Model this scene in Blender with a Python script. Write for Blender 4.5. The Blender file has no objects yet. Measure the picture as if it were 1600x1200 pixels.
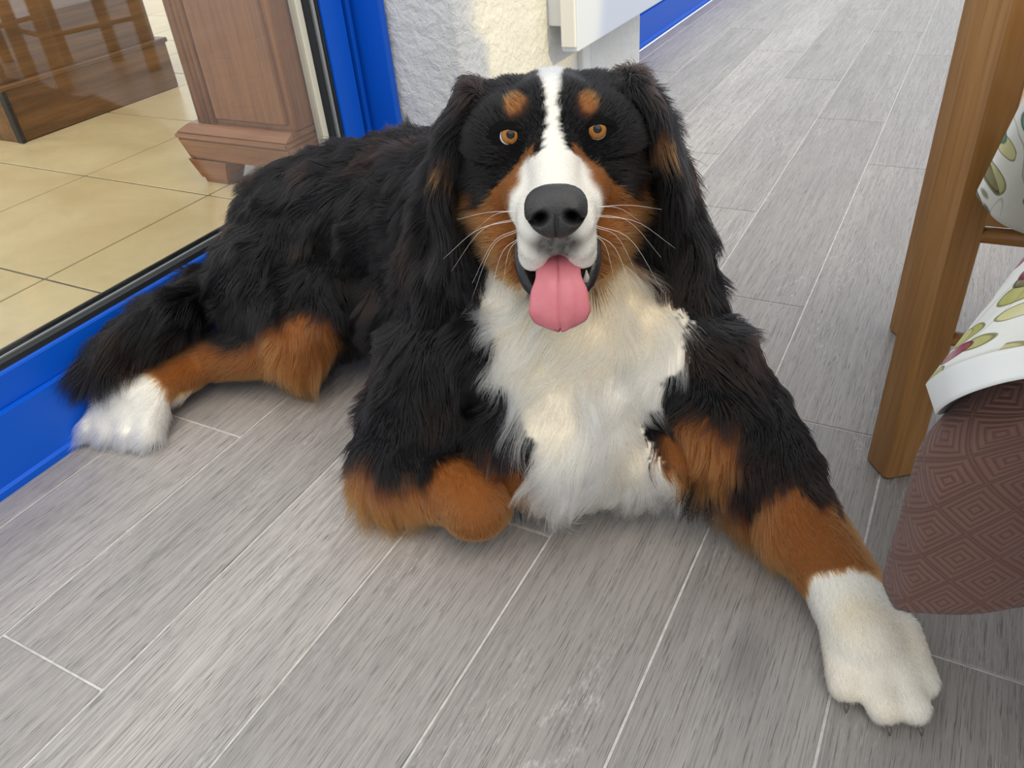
import bpy, bmesh, math, random
import numpy as np
from mathutils import Vector, Matrix
from mathutils.bvhtree import BVHTree

rng = np.random.default_rng(7)
random.seed(7)
SC = bpy.context.scene
COL = SC.collection

# ------------------------------------------------------------------ camera
F_PX, CAM_H = 1247.67, 0.842
_p, _r, _y = 0.9579, -0.0934, 0.5373
RM3 = (Matrix.Rotation(_y, 3, 'Z') @ Matrix.Rotation(_p, 3, 'X') @ Matrix.Rotation(_r, 3, 'Z'))
RM = np.array(RM3)
CAM = np.array([0, 0, CAM_H])
cam_data = bpy.data.cameras.new('camera')
cam_data.sensor_fit = 'HORIZONTAL'
cam_data.sensor_width = 36
cam_data.lens = 36 * F_PX / 1600
cam_data.clip_start = 0.02
cam = bpy.data.objects.new('camera', cam_data)
COL.objects.link(cam)
cam.matrix_world = Matrix.Translation(Vector(CAM)) @ RM3.to_4x4()
SC.camera = cam


def at(px, py, d):
    """photo pixel at a distance d in front of the lens -> world point"""
    return CAM + d * (RM @ np.array([(px - 800) / F_PX, -(py - 600) / F_PX, -1.0]))


# ------------------------------------------------------------------ world, sun, exposure
world = bpy.data.worlds.new('world')
SC.world = world
world.use_nodes = True
bg = world.node_tree.nodes['Background']
bg.inputs[0].default_value = (0.88, 0.94, 1.0, 1)
bg.inputs[1].default_value = 1.0
sun_d = bpy.data.lights.new('sun', 'SUN')
sun_d.energy = 1.3
sun_d.angle = math.radians(50)
sun_d.color = (1.0, 0.88, 0.72)
sun = bpy.data.objects.new('sun', sun_d)
COL.objects.link(sun)
sun.rotation_euler = Vector((-0.45, 0.35, -1.0)).to_track_quat('-Z', 'Y').to_euler()
# added spot lamp imitating reflected sunlight: the warm patch on the white wall
sp_d = bpy.data.lights.new('sun_patch_spot', 'SPOT')
sp_d.energy = 120
sp_d.color = (1.0, 0.78, 0.26)
sp_d.spot_size = math.radians(13)
sp_d.spot_blend = 0.35
sp_d.shadow_soft_size = 0.03
sp = bpy.data.objects.new('sun_patch_spot', sp_d)
COL.objects.link(sp)
sp.location = (1.3, 1.2, 1.5)
sp.rotation_euler = (Vector((-1.0, 1.93, 0.46)) - Vector(sp.location)).to_track_quat('-Z', 'Y').to_euler()
SC.view_settings.view_transform = 'Standard'
SC.view_settings.look = 'None'
SC.view_settings.exposure = 0.27
SC.view_settings.gamma = 1.0
SC.view_settings.use_curve_mapping = False


# ------------------------------------------------------------------ helpers
def tag(o, label=None, cat=None, group=None, kind=None):
    if label: o['label'] = label
    if cat: o['category'] = cat
    if group: o['group'] = group
    if kind: o['kind'] = kind
    return o


def link(name, me, mat=None, parent=None, smooth=False):
    o = bpy.data.objects.new(name, me)
    COL.objects.link(o)
    if mat is not None and hasattr(me, 'materials') and not len(me.materials):
        me.materials.append(mat)
    if parent is not None: o.parent = parent
    if smooth and hasattr(me, 'polygons'):
        me.polygons.foreach_set('use_smooth', [True] * len(me.polygons))
    return o


def empty(name, loc=(0, 0, 0)):
    o = bpy.data.objects.new(name, None)
    COL.objects.link(o)
    o.location = loc
    o.empty_display_size = 0.1
    return o


def pydata(name, v, f):
    me = bpy.data.meshes.new(name)
    me.from_pydata([tuple(map(float, p)) for p in v], [], f)
    me.update()
    return me


def box_mesh(name, lo, hi, bevel=0.0, seg=1):
    bm = bmesh.new()
    bmesh.ops.create_cube(bm, size=1)
    lo, hi = Vector(lo), Vector(hi)
    for v in bm.verts:
        v.co = Vector((lo[i] + (v.co[i] + .5) * (hi[i] - lo[i]) for i in range(3)))
    if bevel:
        bmesh.ops.bevel(bm, geom=list(bm.edges), offset=bevel, segments=seg, affect='EDGES', profile=.5)
    me = bpy.data.meshes.new(name)
    bm.to_mesh(me); bm.free()
    return me


def box(name, lo, hi, mat, parent=None, bevel=0.0, seg=1):
    return link(name, box_mesh(name, lo, hi, bevel, seg), mat, parent)


def prism_y(name, prof, y0, y1, mat, parent=None, bevel=0.0):
    """profile in (x, z) swept along Y"""
    n = len(prof)
    v = [(x, y0, z) for x, z in prof] + [(x, y1, z) for x, z in prof]
    f = [tuple(range(n)), tuple(range(2 * n - 1, n - 1, -1))] + [(i, i + n, (i + 1) % n + n, (i + 1) % n) for i in range(n)]
    me = pydata(name, v, f)
    bm = bmesh.new(); bm.from_mesh(me)
    bmesh.ops.recalc_face_normals(bm, faces=bm.faces)
    if bevel: bmesh.ops.bevel(bm, geom=list(bm.edges), offset=bevel, segments=2, affect='EDGES')
    bm.to_mesh(me); bm.free()
    return link(name, me, mat, parent)


def tube(name, pts, radii, mat, parent=None, n=10, cap=True):
    pts = [Vector(p) for p in pts]
    v, f = [], []
    up = None
    for i, p in enumerate(pts):
        t = (pts[min(i + 1, len(pts) - 1)] - pts[max(i - 1, 0)]).normalized()
        if up is None:
            up = t.orthogonal().normalized()
        up = (up - t * up.dot(t)).normalized()
        s = t.cross(up)
        r = radii[i] if hasattr(radii, '__len__') else radii
        for k in range(n):
            a = 2 * math.pi * k / n
            v.append(p + (up * math.cos(a) + s * math.sin(a)) * r)
    for i in range(len(pts) - 1):
        for k in range(n):
            f.append((i * n + k, i * n + (k + 1) % n, (i + 1) * n + (k + 1) % n, (i + 1) * n + k))
    if cap:
        f.append(tuple(range(n - 1, -1, -1)))
        f.append(tuple((len(pts) - 1) * n + k for k in range(n)))
    return link(name, pydata(name, v, f), mat, parent, smooth=True)


class NT:
    """tiny shader builder"""
    def __init__(s, name):
        s.m = bpy.data.materials.new(name)
        s.m.use_nodes = True
        s.t = s.m.node_tree
        s.b = s.t.nodes['Principled BSDF']
        s.out = s.t.nodes['Material Output']

    def n(s, typ, **kw):
        o = s.t.nodes.new(typ)
        for k, v in kw.items():
            if k[0] == '_':
                setattr(o, k[1:], v)
            else:
                i = o.inputs[int(k[1:])] if k[0] == 'i' and k[1:].isdigit() else o.inputs[k.replace('_', ' ')]
                s.set(i, v)
        return o

    def set(s, i, v):
        if isinstance(v, bpy.types.NodeSocket): s.t.links.new(v, i)
        elif isinstance(v, bpy.types.Node): s.t.links.new(v.outputs[0], i)
        else: i.default_value = v

    def math(s, op, a, b=0.0, c=0.0, clamp=False):
        o = s.n('ShaderNodeMath', _operation=op, i0=a, i1=b, i2=c)
        o.use_clamp = clamp
        return o.outputs[0]

    def mix(s, fac, a, b, typ='MIX'):
        o = s.n('ShaderNodeMix', _data_type='RGBA', _blend_type=typ)
        s.set(o.inputs[0], fac); s.set(o.inputs[6], a); s.set(o.inputs[7], b)
        return o.outputs[2]

    def ramp(s, fac, stops):
        o = s.n('ShaderNodeValToRGB', i0=fac)
        e = o.color_ramp.elements
        while len(e) < len(stops): e.new(.5)
        for k, (p, c) in zip(e, stops):
            k.position = p
            k.color = c if hasattr(c, '__len__') else (c, c, c, 1)
        return o.outputs[0]

    def noise(s, vec, scale, detail=3, rough=.5, dist=0.0):
        return s.n('ShaderNodeTexNoise', Vector=vec, Scale=scale, Detail=detail, Roughness=rough, Distortion=dist)

    def map(s, vec, scale=(1, 1, 1), loc=(0, 0, 0), rot=(0, 0, 0)):
        return s.n('ShaderNodeMapping', Vector=vec, Scale=scale, Location=loc, Rotation=rot).outputs[0]

    def bump(s, h, strength=.3, dist=.002):
        s.set(s.b.inputs['Normal'], s.n('ShaderNodeBump', Height=h, Strength=strength, Distance=dist))

    def p(s, **kw):
        for k, v in kw.items(): s.set(s.b.inputs[k.replace('_', ' ')], v)
        return s


def C(r, g, b): return (r, g, b, 1)


def srgb(r, g, b):
    f = lambda c: (c / 255 / 12.92) if c / 255 <= .04045 else ((c / 255 + .055) / 1.055) ** 2.4
    return (f(r), f(g), f(b), 1)


def plain(name, col, rough=.5, spec=.5, metal=0.0, **kw):
    m = NT(name)
    m.p(Base_Color=col, Roughness=rough, Metallic=metal, Specular_IOR_Level=spec, **kw)
    return m.m


# ------------------------------------------------------------------ materials
def mat_plank():
    m = NT('grey_oak_tile')
    tc = m.n('ShaderNodeTexCoord').outputs['Object']
    oi = m.n('ShaderNodeObjectInfo').outputs['Random']
    off = m.n('ShaderNodeCombineXYZ', X=m.math('MULTIPLY', oi, 37.0), Y=m.math('MULTIPLY', oi, 91.0), Z=m.math('MULTIPLY', oi, 53.0))
    v = m.n('ShaderNodeVectorMath', _operation='ADD', i0=tc, i1=off).outputs[0]
    grain = m.noise(m.map(v, (150, 4, 1)), 1.0, 4, .6).outputs[0]
    fine = m.noise(m.map(v, (800, 9, 1)), 1.0, 2, .5).outputs[0]
    pore = m.noise(m.map(v, (900, 26, 1)), 1.0, 2, .5).outputs[0]
    fleck = m.noise(m.map(v, (850, 75, 1)), 1.0, 2, .5).outputs[0]
    broad = m.noise(m.map(v, (8, 1.5, 1)), 1.0, 3, .5).outputs[0]
    zone = m.noise(m.map(v, (10, 2.6, 3)), 1.0, 2, .5).outputs[0]
    contour = m.noise(m.map(v, (7, 1.0, 1)), 1.0, 1, .4, .2).outputs[0]
    wig = m.noise(m.map(v, (90, 60, 1)), 1.0, 2, .5).outputs[0]
    brk = m.ramp(m.noise(m.map(v, (420, 70, 1)), 1.0, 2, .5).outputs[0], [(.46, 0.0), (.60, 1.0)])
    rings = m.math('SINE', m.math('ADD', m.math('MULTIPLY', contour, 170.0), m.math('MULTIPLY', wig, 2.5)))
    vo = m.n('ShaderNodeTexVoronoi', Vector=m.map(v, (5.5, 2.2, 1)), Scale=1.0, Randomness=1.0)
    knot = m.math('MULTIPLY', m.ramp(vo.outputs['Distance'], [(.0, 1.0), (.06, .75), (.17, 0.0)]),
                  m.math('GREATER_THAN', m.n('ShaderNodeSeparateColor', i0=vo.outputs['Color']).outputs[0], .72))
    zmask = m.ramp(zone, [(.52, 0.0), (.66, 1.0)])
    tsel = m.n('ShaderNodeSeparateColor', i0=m.n('ShaderNodeObjectInfo').outputs['Color']).outputs[0]
    tone = m.ramp(tsel, [(0.0, C(.262, .240, .224)), (.5, C(.372, .344, .323)), (1.0, C(.520, .482, .450))])
    c = m.mix(m.ramp(broad, [(.40, 0.0), (.72, .50)]), tone, C(.200, .192, .188))
    c = m.mix(m.ramp(grain, [(.34, .42), (.60, 0.0)]), c, C(.22, .20, .19))
    c = m.mix(m.ramp(fine, [(.38, .55), (.50, 0.0)]), c, C(.17, .152, .145))
    c = m.mix(m.ramp(pore, [(.34, .75), (.41, 0.0)]), c, C(.10, .088, .082))
    c = m.mix(m.math('MULTIPLY', m.math('MULTIPLY', m.ramp(rings, [(.65, 0.0), (1.0, .32)]), brk), zmask), c, C(.66, .65, .63))
    c = m.mix(m.math('MULTIPLY', m.ramp(fleck, [(.64, 0.0), (.72, .42)]), m.math('MULTIPLY_ADD', zmask, .8, .2)), c, C(.74, .73, .72))
    c = m.mix(m.math('MULTIPLY', knot, .65), c, C(.12, .115, .115))
    m.p(Base_Color=c, Roughness=m.ramp(grain, [(.3, .46), (.7, .32)]), Specular_IOR_Level=.5)
    m.bump(m.math('ADD', m.math('MULTIPLY', fine, .6), grain), .25, .0006)
    return m.m


def mat_tile():
    m = NT('cream_tile')
    tc = m.n('ShaderNodeNewGeometry').outputs['Position']
    a = m.noise(m.map(tc, (2.2, 3.2, 1)), 1.5, 5, .6, .6).outputs[0]
    b = m.noise(tc, 26, 4, .6).outputs[0]
    c = m.mix(m.ramp(a, [(.35, 0.0), (.68, 1.0)]), C(.60, .455, .235), C(.72, .575, .325))
    c = m.mix(m.ramp(b, [(.5, 0.0), (.75, .25)]), c, C(.50, .38, .21))
    m.p(Base_Color=c, Roughness=.28)
    return m.m


def mat_wood(name, dark, light, scale=1.0, rough=.35, axis=2):
    m = NT(name)
    tc = m.n('ShaderNodeTexCoord').outputs['Object']
    sc = [38 * scale] * 3
    sc[axis] = 2.2 * scale
    g = m.noise(m.map(tc, tuple(sc)), 1.0, 4, .6, .4).outputs[0]
    sc2 = [160 * scale] * 3
    sc2[axis] = 6 * scale
    g2 = m.noise(m.map(tc, tuple(sc2)), 1.0, 2, .5).outputs[0]
    c = m.mix(m.ramp(g, [(.3, 0.0), (.7, 1.0)]), dark, light)
    c = m.mix(m.ramp(g2, [(.35, .35), (.5, 0.0)]), c, tuple(x * .6 for x in dark[:3]) + (1,))
    m.p(Base_Color=c, Roughness=rough)
    m.bump(g2, .12, .0005)
    return m.m


def mat_stucco():
    m = NT('white_stucco')
    tc = m.n('ShaderNodeNewGeometry').outputs['Position']
    a = m.noise(tc, 42, 5, .6, .3).outputs[0]
    b = m.noise(tc, 11, 3, .5).outputs[0]
    m.p(Base_Color=m.mix(b, C(.66, .66, .65), C(.76, .76, .75)), Roughness=.85, Specular_IOR_Level=.2)
    m.bump(m.math('ADD', a, m.math('MULTIPLY', b, 1.4)), .75, .010)
    return m.m


def mat_glass():
    m = NT('clear_glass')
    fc = m.n('ShaderNodeLayerWeight', Blend=.5).outputs['Facing']
    fr = m.math('MULTIPLY_ADD', m.math('POWER', fc, 4.0), .80, .075)
    tr = m.n('ShaderNodeBsdfTransparent', Color=C(.97, .98, .97))
    gl = m.n('ShaderNodeBsdfGlossy', Color=C(1, 1, 1), Roughness=0.0)
    mx = m.n('ShaderNodeMixShader', i0=fr, i1=tr.outputs[0], i2=gl.outputs[0])
    m.t.links.new(mx.outputs[0], m.out.inputs[0])
    return m.m


def mat_floral():
    m = NT('floral_cotton')
    uv = m.n('ShaderNodeTexCoord').outputs['UV']
    n = m.noise(uv, 9, 2, .5)
    w = m.n('ShaderNodeVectorMath', _operation='MULTIPLY_ADD', i0=n.outputs['Color'], i1=(.035, .035, 0), i2=uv).outputs[0]
    c = C(.74, .73, .68)
    cloud = m.noise(uv, 14, 4, .6).outputs[0]
    c = m.mix(m.ramp(cloud, [(.5, 0.0), (.7, .35)]), c, C(.55, .56, .50))
    for k, (sx, sy, rot, thr, col, edge) in enumerate([
            (15, 29, .6, .30, C(.40, .38, .13), C(.10, .10, .04)),
            (17, 34, -.9, .42, C(.56, .52, .26), C(.14, .13, .06)),
            (13, 30, 1.9, .52, C(.17, .14, .07), C(.05, .05, .03)),
            (12, 34, .15, .62, C(.28, .06, .09), C(.10, .02, .03)),
            (14, 28, 2.6, .80, C(.14, .30, .24), C(.04, .10, .08))]):
        vo = m.n('ShaderNodeTexVoronoi', Vector=m.map(w, (sx, sy, 1), (k * 3.7, k * 1.9, 0), (0, 0, rot)), Scale=1.0, Randomness=.75)
        rnd = m.n('ShaderNodeSeparateColor', i0=vo.outputs['Color']).outputs[0]
        on = m.math('GREATER_THAN', rnd, thr)
        leaf = m.math('MULTIPLY', m.ramp(vo.outputs['Distance'], [(.36, 1.0), (.40, 0.0)]), on)
        rim = m.math('MULTIPLY', m.ramp(vo.outputs['Distance'], [(.33, 0.0), (.36, 1.0), (.385, 1.0), (.40, 0.0)]), on)
        shade = m.ramp(cloud, [(.3, .55), (.6, 1.0)])
        c = m.mix(m.math('MULTIPLY', leaf, shade), c, col)
        c = m.mix(m.math('MULTIPLY', rim, .7), c, edge)
    # thin drawn stems between the leaves
    st = m.noise(m.map(uv, (9, 5, 1), (3.1, 1.7, 0), (0, 0, .5)), 1.0, 1, .4).outputs[0]
    line = m.math('ABSOLUTE', m.math('SUBTRACT', m.math('FRACT', m.math('MULTIPLY', st, 9.0)), .5))
    on = m.ramp(m.noise(uv, 7, 1).outputs[0], [(.48, 0.0), (.52, 1.0)])
    c = m.mix(m.math('MULTIPLY', m.ramp(line, [(.0, .8), (.030, 0.0)]), on), c, C(.16, .13, .07))
    m.p(Base_Color=c, Roughness=.9, Specular_IOR_Level=.1)
    m.bump(m.noise(uv, 300, 2).outputs[0], .2, .0005)
    return m.m


def mat_quilt():
    m = NT('brown_quilted_felt')
    uv = m.n('ShaderNodeTexCoord').outputs['UV']
    sx = m.n('ShaderNodeSeparateXYZ', i0=m.map(uv, (1, 1, 1), (0, 0, 0), (0, 0, math.radians(45))))
    P = .0205
    a = m.math('PINGPONG', m.math('DIVIDE', sx.outputs[0], P), 1.0)
    b = m.math('PINGPONG', m.math('DIVIDE', sx.outputs[1], P), 1.0)
    r = m.math('MAXIMUM', a, b)
    h = m.math('MULTIPLY_ADD', m.math('SINE', m.math('MULTIPLY', r, 2 * math.pi * 4)), .5, .5)
    c = m.mix(m.ramp(h, [(.0, 0.0), (.5, 1.0)]), C(.098, .044, .034), C(.158, .076, .058))
    m.p(Base_Color=c, Roughness=.62, Specular_IOR_Level=.25, Sheen_Weight=.15)
    m.bump(m.math('ADD', h, m.math('MULTIPLY', m.noise(uv, 500, 2).outputs[0], .3)), .55, .0022)
    return m.m


def mat_grout(name, col):
    m = NT(name)
    tc = m.n('ShaderNodeNewGeometry').outputs['Position']
    a = m.noise(tc, 60, 4, .7).outputs[0]
    m.p(Base_Color=m.mix(m.ramp(a, [(.35, 0.0), (.65, 1.0)]), tuple(x * .72 for x in col[:3]) + (1,), col), Roughness=.75)
    return m.m


M_PLANK = mat_plank()
M_TILE = mat_tile()
M_GROUT = mat_grout('pale_grout', C(.66, .64, .615))
M_GROUT2 = mat_grout('brown_grout', C(.20, .155, .10))
M_BLUE = plain('blue_lacquer', C(.002, .095, .58), .40, .30)
M_BLUE2 = plain('blue_gloss', C(.004, .085, .50), .22)
M_GASKET = plain('black_rubber', C(.012, .014, .016), .5)
M_SPACER = plain('spacer_metal', C(.45, .46, .46), .35, metal=.6)
M_CREAM = plain('cream_seal', C(.70, .66, .54), .5)
M_STUCCO = mat_stucco()
M_GLASS = mat_glass()
M_WHITE = plain('white_enamel', C(.76, .77, .77), .35)
M_SKYTINT = plain('sky_tinted_enamel', C(.66, .72, .84), .22)  # white enamel with the blue sky reflection put into its colour
M_CHAIR = mat_wood('honey_beech', C(.30, .135, .035), C(.43, .215, .070), 1.0, .38)
M_CHAIR_X = mat_wood('honey_beech_rung', C(.28, .125, .03), C(.40, .195, .062), 1.0, .38, 0)
M_CAB = mat_wood('reddish_oak', C(.20, .065, .016), C(.33, .125, .035), .8, .30)
M_CABH = mat_wood('reddish_oak_flat', C(.22, .075, .018), C(.36, .140, .040), .8, .30, 0)
M_CHEST = mat_wood('worn_chestnut', C(.10, .045, .014), C(.26, .120, .035), .7, .35, 1)
M_IRON = plain('black_strap', C(.02, .018, .016), .5)
M_FLORAL = mat_floral()
M_QUILT = mat_quilt()
M_HEM = plain('white_binding', C(.72, .72, .70), .85, .15)


# ------------------------------------------------------------------ floor of the terrace
floor = link('floor', box_mesh('floor', (-1.24, -1.6, -.08), (3.2, 7.4, -.0018)), M_GROUT)
tag(floor, 'pale grey wood-look plank floor of the terrace', None, None, 'structure')
LINES = [-1.185 + .2 * i for i in range(23)]
JOINT = {-1: .30, 0: .711, 1: .256, 2: 1.445 - 1.2 * 0, 3: .713, 4: 1.482, 5: 1.114, 6: .722, 7: .30, 8: 1.0, 9: .55, 10: .1}
JOINT[2] = 1.083
G = .0035
TONE = {-1: .6, 0: .72, 1: .62, 2: .88, 3: .52, 4: .28, 5: .40, 6: .32, 7: .45}    # how pale the tiles of each row are fired
_cache = {}


def plank_mesh(w, l):
    k = (round(w, 3), round(l, 3))
    if k not in _cache:
        _cache[k] = box_mesh('plank', (-w / 2, -l / 2, -.008), (w / 2, l / 2, 0), .0009)
        _cache[k].materials.append(M_PLANK)
    return _cache[k]


for ci in range(-1, 22):
    x0 = LINES[ci] if ci >= 0 else -1.2435
    x1 = LINES[ci + 1] if ci >= 0 else LINES[0]
    w = x1 - x0 - G
    j0 = JOINT.get(ci, (ci * .37) % 1.2)
    yy = j0 - 1.2 * math.ceil((j0 + 1.6) / 1.2)
    while yy < 7.3:
        a, b = max(yy, -1.6), min(yy + 1.2, 7.4)
        yy += 1.2
        if b - a < .05: continue
        o = link('plank', plank_mesh(w, b - a - G), None, floor)
        o.location = ((x0 + x1) / 2, (a + b) / 2, 0)
        tn_ = TONE.get(ci, random.uniform(.3, .7)) + random.uniform(-.10, .10)
        o.color = (min(1, max(0, tn_)), 0, 0, 1)

# ------------------------------------------------------------------ room behind the glass
ZI = .16
room = link('floor_inside', box_mesh('floor_inside', (-6.5, -2.0, ZI - .1), (-1.31, 6.0, ZI - .002)), M_GROUT2)
tag(room, 'cream square tiled floor of the room behind the glass', None, None, 'structure')
T = .452
tile_full = None
for i in range(0, 11):
    for k in range(-7, 11):
        x1 = -1.553 + T - i * T
        x0 = x1 - T
        y0 = 1.262 + (k - 1) * T
        y1 = y0 + T
        x1c = min(x1, -1.312)
        y1c = min(y1, 5.99)
        if y0 < -1.95 or y1 > 6: continue
        if x1c == x1:
            if tile_full is None:
                tile_full = box_mesh('tile', (-T / 2 + .003, -T / 2 + .003, -.008), (T / 2 - .003, T / 2 - .003, 0), .0012)
            o = link('tile', tile_full, M_TILE, room)
            o.location = ((x0 + x1) / 2, (y0 + y1) / 2, ZI)
        else:
            o = link('tile', box_mesh('tile', (x0 + .003, y0 + .003, ZI - .008), (x1c, y1 - .003, ZI), .0012), M_TILE, room)

# ------------------------------------------------------------------ blue framed sliding door with its glass
XF = -1.24
door = empty('door_1', (XF, 1.0, 0))
tag(door, 'blue framed glass door with black gasket beside the dog', None, None, 'structure')


def dpart(o):
    o.parent = door
    o.matrix_parent_inverse = Matrix.Translation((-XF, -1.0, 0))
    return o


DY0, DY1 = -1.6, 1.43
dpart(prism_y('sill', [(XF, 0), (XF, .012), (XF - .006, .016), (XF - .006, .128), (XF - .07, .135), (XF - .07, 0)], DY0, DY1 + .2, M_BLUE))
RZ = .186
dpart(prism_y('bottom_rail', [(XF - .018, .130), (XF - .018, RZ - .004), (XF - .022, RZ), (XF - .055, RZ), (XF - .055, .130)], DY0, DY1, M_BLUE, bevel=.0012))
dpart(prism_y('gasket', [(XF - .0225, RZ), (XF - .024, RZ + .009), (XF - .034, RZ + .012), (XF - .034, RZ)], DY0, DY1, M_GASKET))
dpart(prism_y('spacer', [(XF - .0335, RZ + .006), (XF - .0335, RZ + .0145), (XF - .037, RZ + .0145), (XF - .037, RZ + .006)], DY0, DY1, M_SPACER))
dpart(prism_y('inner_gasket', [(XF - .044, RZ), (XF - .044, RZ + .020), (XF - .056, RZ + .016), (XF - .056, RZ)], DY0, DY1, M_GASKET))
dpart(box('glass_pane', (XF - .0435, DY0, .192), (XF - .0375, DY1 - .005, 2.1), M_GLASS))
# far jamb: stepped blue profile with gasket and cream seal towards the glass
def jamb(name, x0, x1, y0, y1, mat, bv=.0015):
    return dpart(box(name, (x0, y0, .13), (x1, y1, 2.15), mat, None, bv))
jamb('inner_gasket', XF - .056, XF - .034, DY1 - .030, DY1 - .012, M_CREAM)
jamb('gasket', XF - .050, XF - .026, DY1 - .012, DY1 + .004, M_GASKET)
jamb('spacer', XF - .046, XF - .020, DY1 + .004, DY1 + .012, M_SPACER)
jamb('gasket', XF - .046, XF - .016, DY1 + .012, DY1 + .020, M_GASKET)
jamb('stile', XF - .060, XF - .010, DY1 + .020, DY1 + .090, M_BLUE)
jamb('stile_groove', XF - .060, XF - .030, DY1 + .090, DY1 + .100, M_BLUE2)
jamb('stile', XF - .060, XF - .006, DY1 + .100, DY1 + .112, M_BLUE2)
jamb('stile_groove', XF - .060, XF - .022, DY1 + .112, DY1 + .128, M_BLUE2)
jamb('jamb', XF - .070, XF + .060, DY1 + .128, DY1 + .150, M_BLUE)

# ------------------------------------------------------------------ white rendered wall and the far window frame
WX = -1.00
wall = box('wall_left', (-1.36, 1.59, -.02), (WX, 2.74, 2.6), M_STUCCO, None, .008, 2)
tag(wall, 'white rough rendered wall pier behind the dog', None, None, 'structure')
win = empty('window_1', (XF, 4.2, 0))
tag(win, 'far blue window frame standing on the grey floor', None, None, 'structure')
def wpart(o):
    o.parent = win
    o.matrix_parent_inverse = Matrix.Translation((-XF, -4.2, 0))
    return o
wpart(prism_y('sill', [(XF - .01, 0), (XF - .01, .012), (XF - .02, .016), (XF - .02, .128), (XF - .07, .135), (XF - .07, 0)], 3.0, 7.4, M_BLUE))
wpart(prism_y('bottom_rail', [(XF - .026, .132), (XF - .026, .196), (XF - .06, .200), (XF - .06, .132)], 3.0, 7.4, M_BLUE, bevel=.0015))
wpart(box('glass_pane', (XF - .046, 3.0, .2), (XF - .040, 7.4, 2.1), M_GLASS))
wpart(box('jamb', (XF - .07, 3.0, .13), (XF + .0, 3.07, 2.15), M_BLUE))
# white wall cabinet with its sky-tinted cover
cab = empty('wall_box', (WX, 2.6, .3))
tag(cab, 'white slim metal box hung low on the rendered wall above the dog', 'wall box')
for o in (box('back_plate', (WX - .002, 2.04, .390), (WX + .045, 2.72, .95), M_WHITE, None, .003),
          box('cover', (WX + .045, 2.02, .333), (WX + .092, 2.74, .95), M_SKYTINT, None, .004, 2),
          box('end_cap', (WX + .047, 2.012, .345), (WX + .088, 2.022, .95), M_WHITE, None, .003, 2),
          box('cable_duct', (WX - .002, 2.22, -.0), (WX + .018, 2.27, .390), M_WHITE, None, .003)):
    o.parent = cab
    o.matrix_parent_inverse = Matrix.Translation((-WX, -2.6, -.3))

# ------------------------------------------------------------------ furniture inside
def child(o, root):
    o.parent = root
    o.matrix_parent_inverse = Matrix.Translation(-Vector(root.location))
    return o


sb = empty('sideboard', (-1.5, 1.55, ZI))
tag(sb, 'reddish brown wooden sideboard with moulded plinth seen through the glass', 'sideboard')
sx0, sx1, sy0, sy1 = -1.640, -1.300, 1.315, 1.575
child(box('body', (sx0 + .035, sy0 + .03, ZI + .145), (sx1, sy1, ZI + 1.1), M_CAB, None, .004), sb)
child(box('side_panel', (sx0 + .10, sy0 + .022, ZI + .16), (sx1 - .02, sy0 + .034, ZI + 1.05), M_CAB, None, .003), sb)
for k, dx in enumerate((.0, .016, .032, .048)):
    child(tube('fluted_column', [(sx0 + .040 + dx, sy0 + .034 - .006 * (k > 0), ZI + .145), (sx0 + .040 + dx, sy0 + .034 - .006 * (k > 0), ZI + 1.1)], .009, M_CAB, None, 10), sb)
# plinth with mouldings, profile mitred round the corner
def ring(name, z0, z1, o0, o1, mat):
    x0, x1, y0, y1 = sx0, sx1, sy0, sy1
    v = [(x0 - o0, y0 - o0, z0), (x1, y0 - o0, z0), (x1, y1, z0), (x0 - o0, y1, z0),
         (x0 - o1, y0 - o1, z1), (x1, y0 - o1, z1), (x1, y1, z1), (x0 - o1, y1, z1)]
    f = [(3, 2, 1, 0), (4, 5, 6, 7), (0, 1, 5, 4), (1, 2, 6, 5), (2, 3, 7, 6), (3, 0, 4, 7)]
    me = pydata(name, v, f)
    bm = bmesh.new(); bm.from_mesh(me)
    bmesh.ops.bevel(bm, geom=list(bm.edges), offset=.003, segments=2, affect='EDGES')
    bm.to_mesh(me); bm.free()
    return child(link(name, me, mat), sb)
ring('plinth', ZI + .065, ZI + .118, .0, .012, M_CABH)
ring('moulding', ZI + .119, ZI + .130, .016, .014, M_CABH)
ring('moulding', ZI + .131, ZI + .148, .012, -.012, M_CABH)
def bracket(name, x0, x1, y0, y1):
    v = []
    for z, s in ((ZI, .016), (ZI + .012, .014), (ZI + .014, .010), (ZI + .064, -.004)):
        v += [(x0 + s, y0 + s, z), (x1 + (z - ZI) * .55, y0 + s, z), (x1 + (z - ZI) * .55, y1, z), (x0 + s, y1, z)]
    f = [(3, 2, 1, 0), (12, 13, 14, 15)]
    for r in range(3):
        for k in range(4):
            f.append((r * 4 + k, r * 4 + (k + 1) % 4, r * 4 + 4 + (k + 1) % 4, r * 4 + 4 + k))
    return child(link(name, pydata(name, v, f), M_CABH), sb)
bracket('foot', sx0, sx0 + .085, sy0, sy0 + .07)
bracket('foot', sx0, sx0 + .085, sy1 - .08, sy1)

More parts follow.
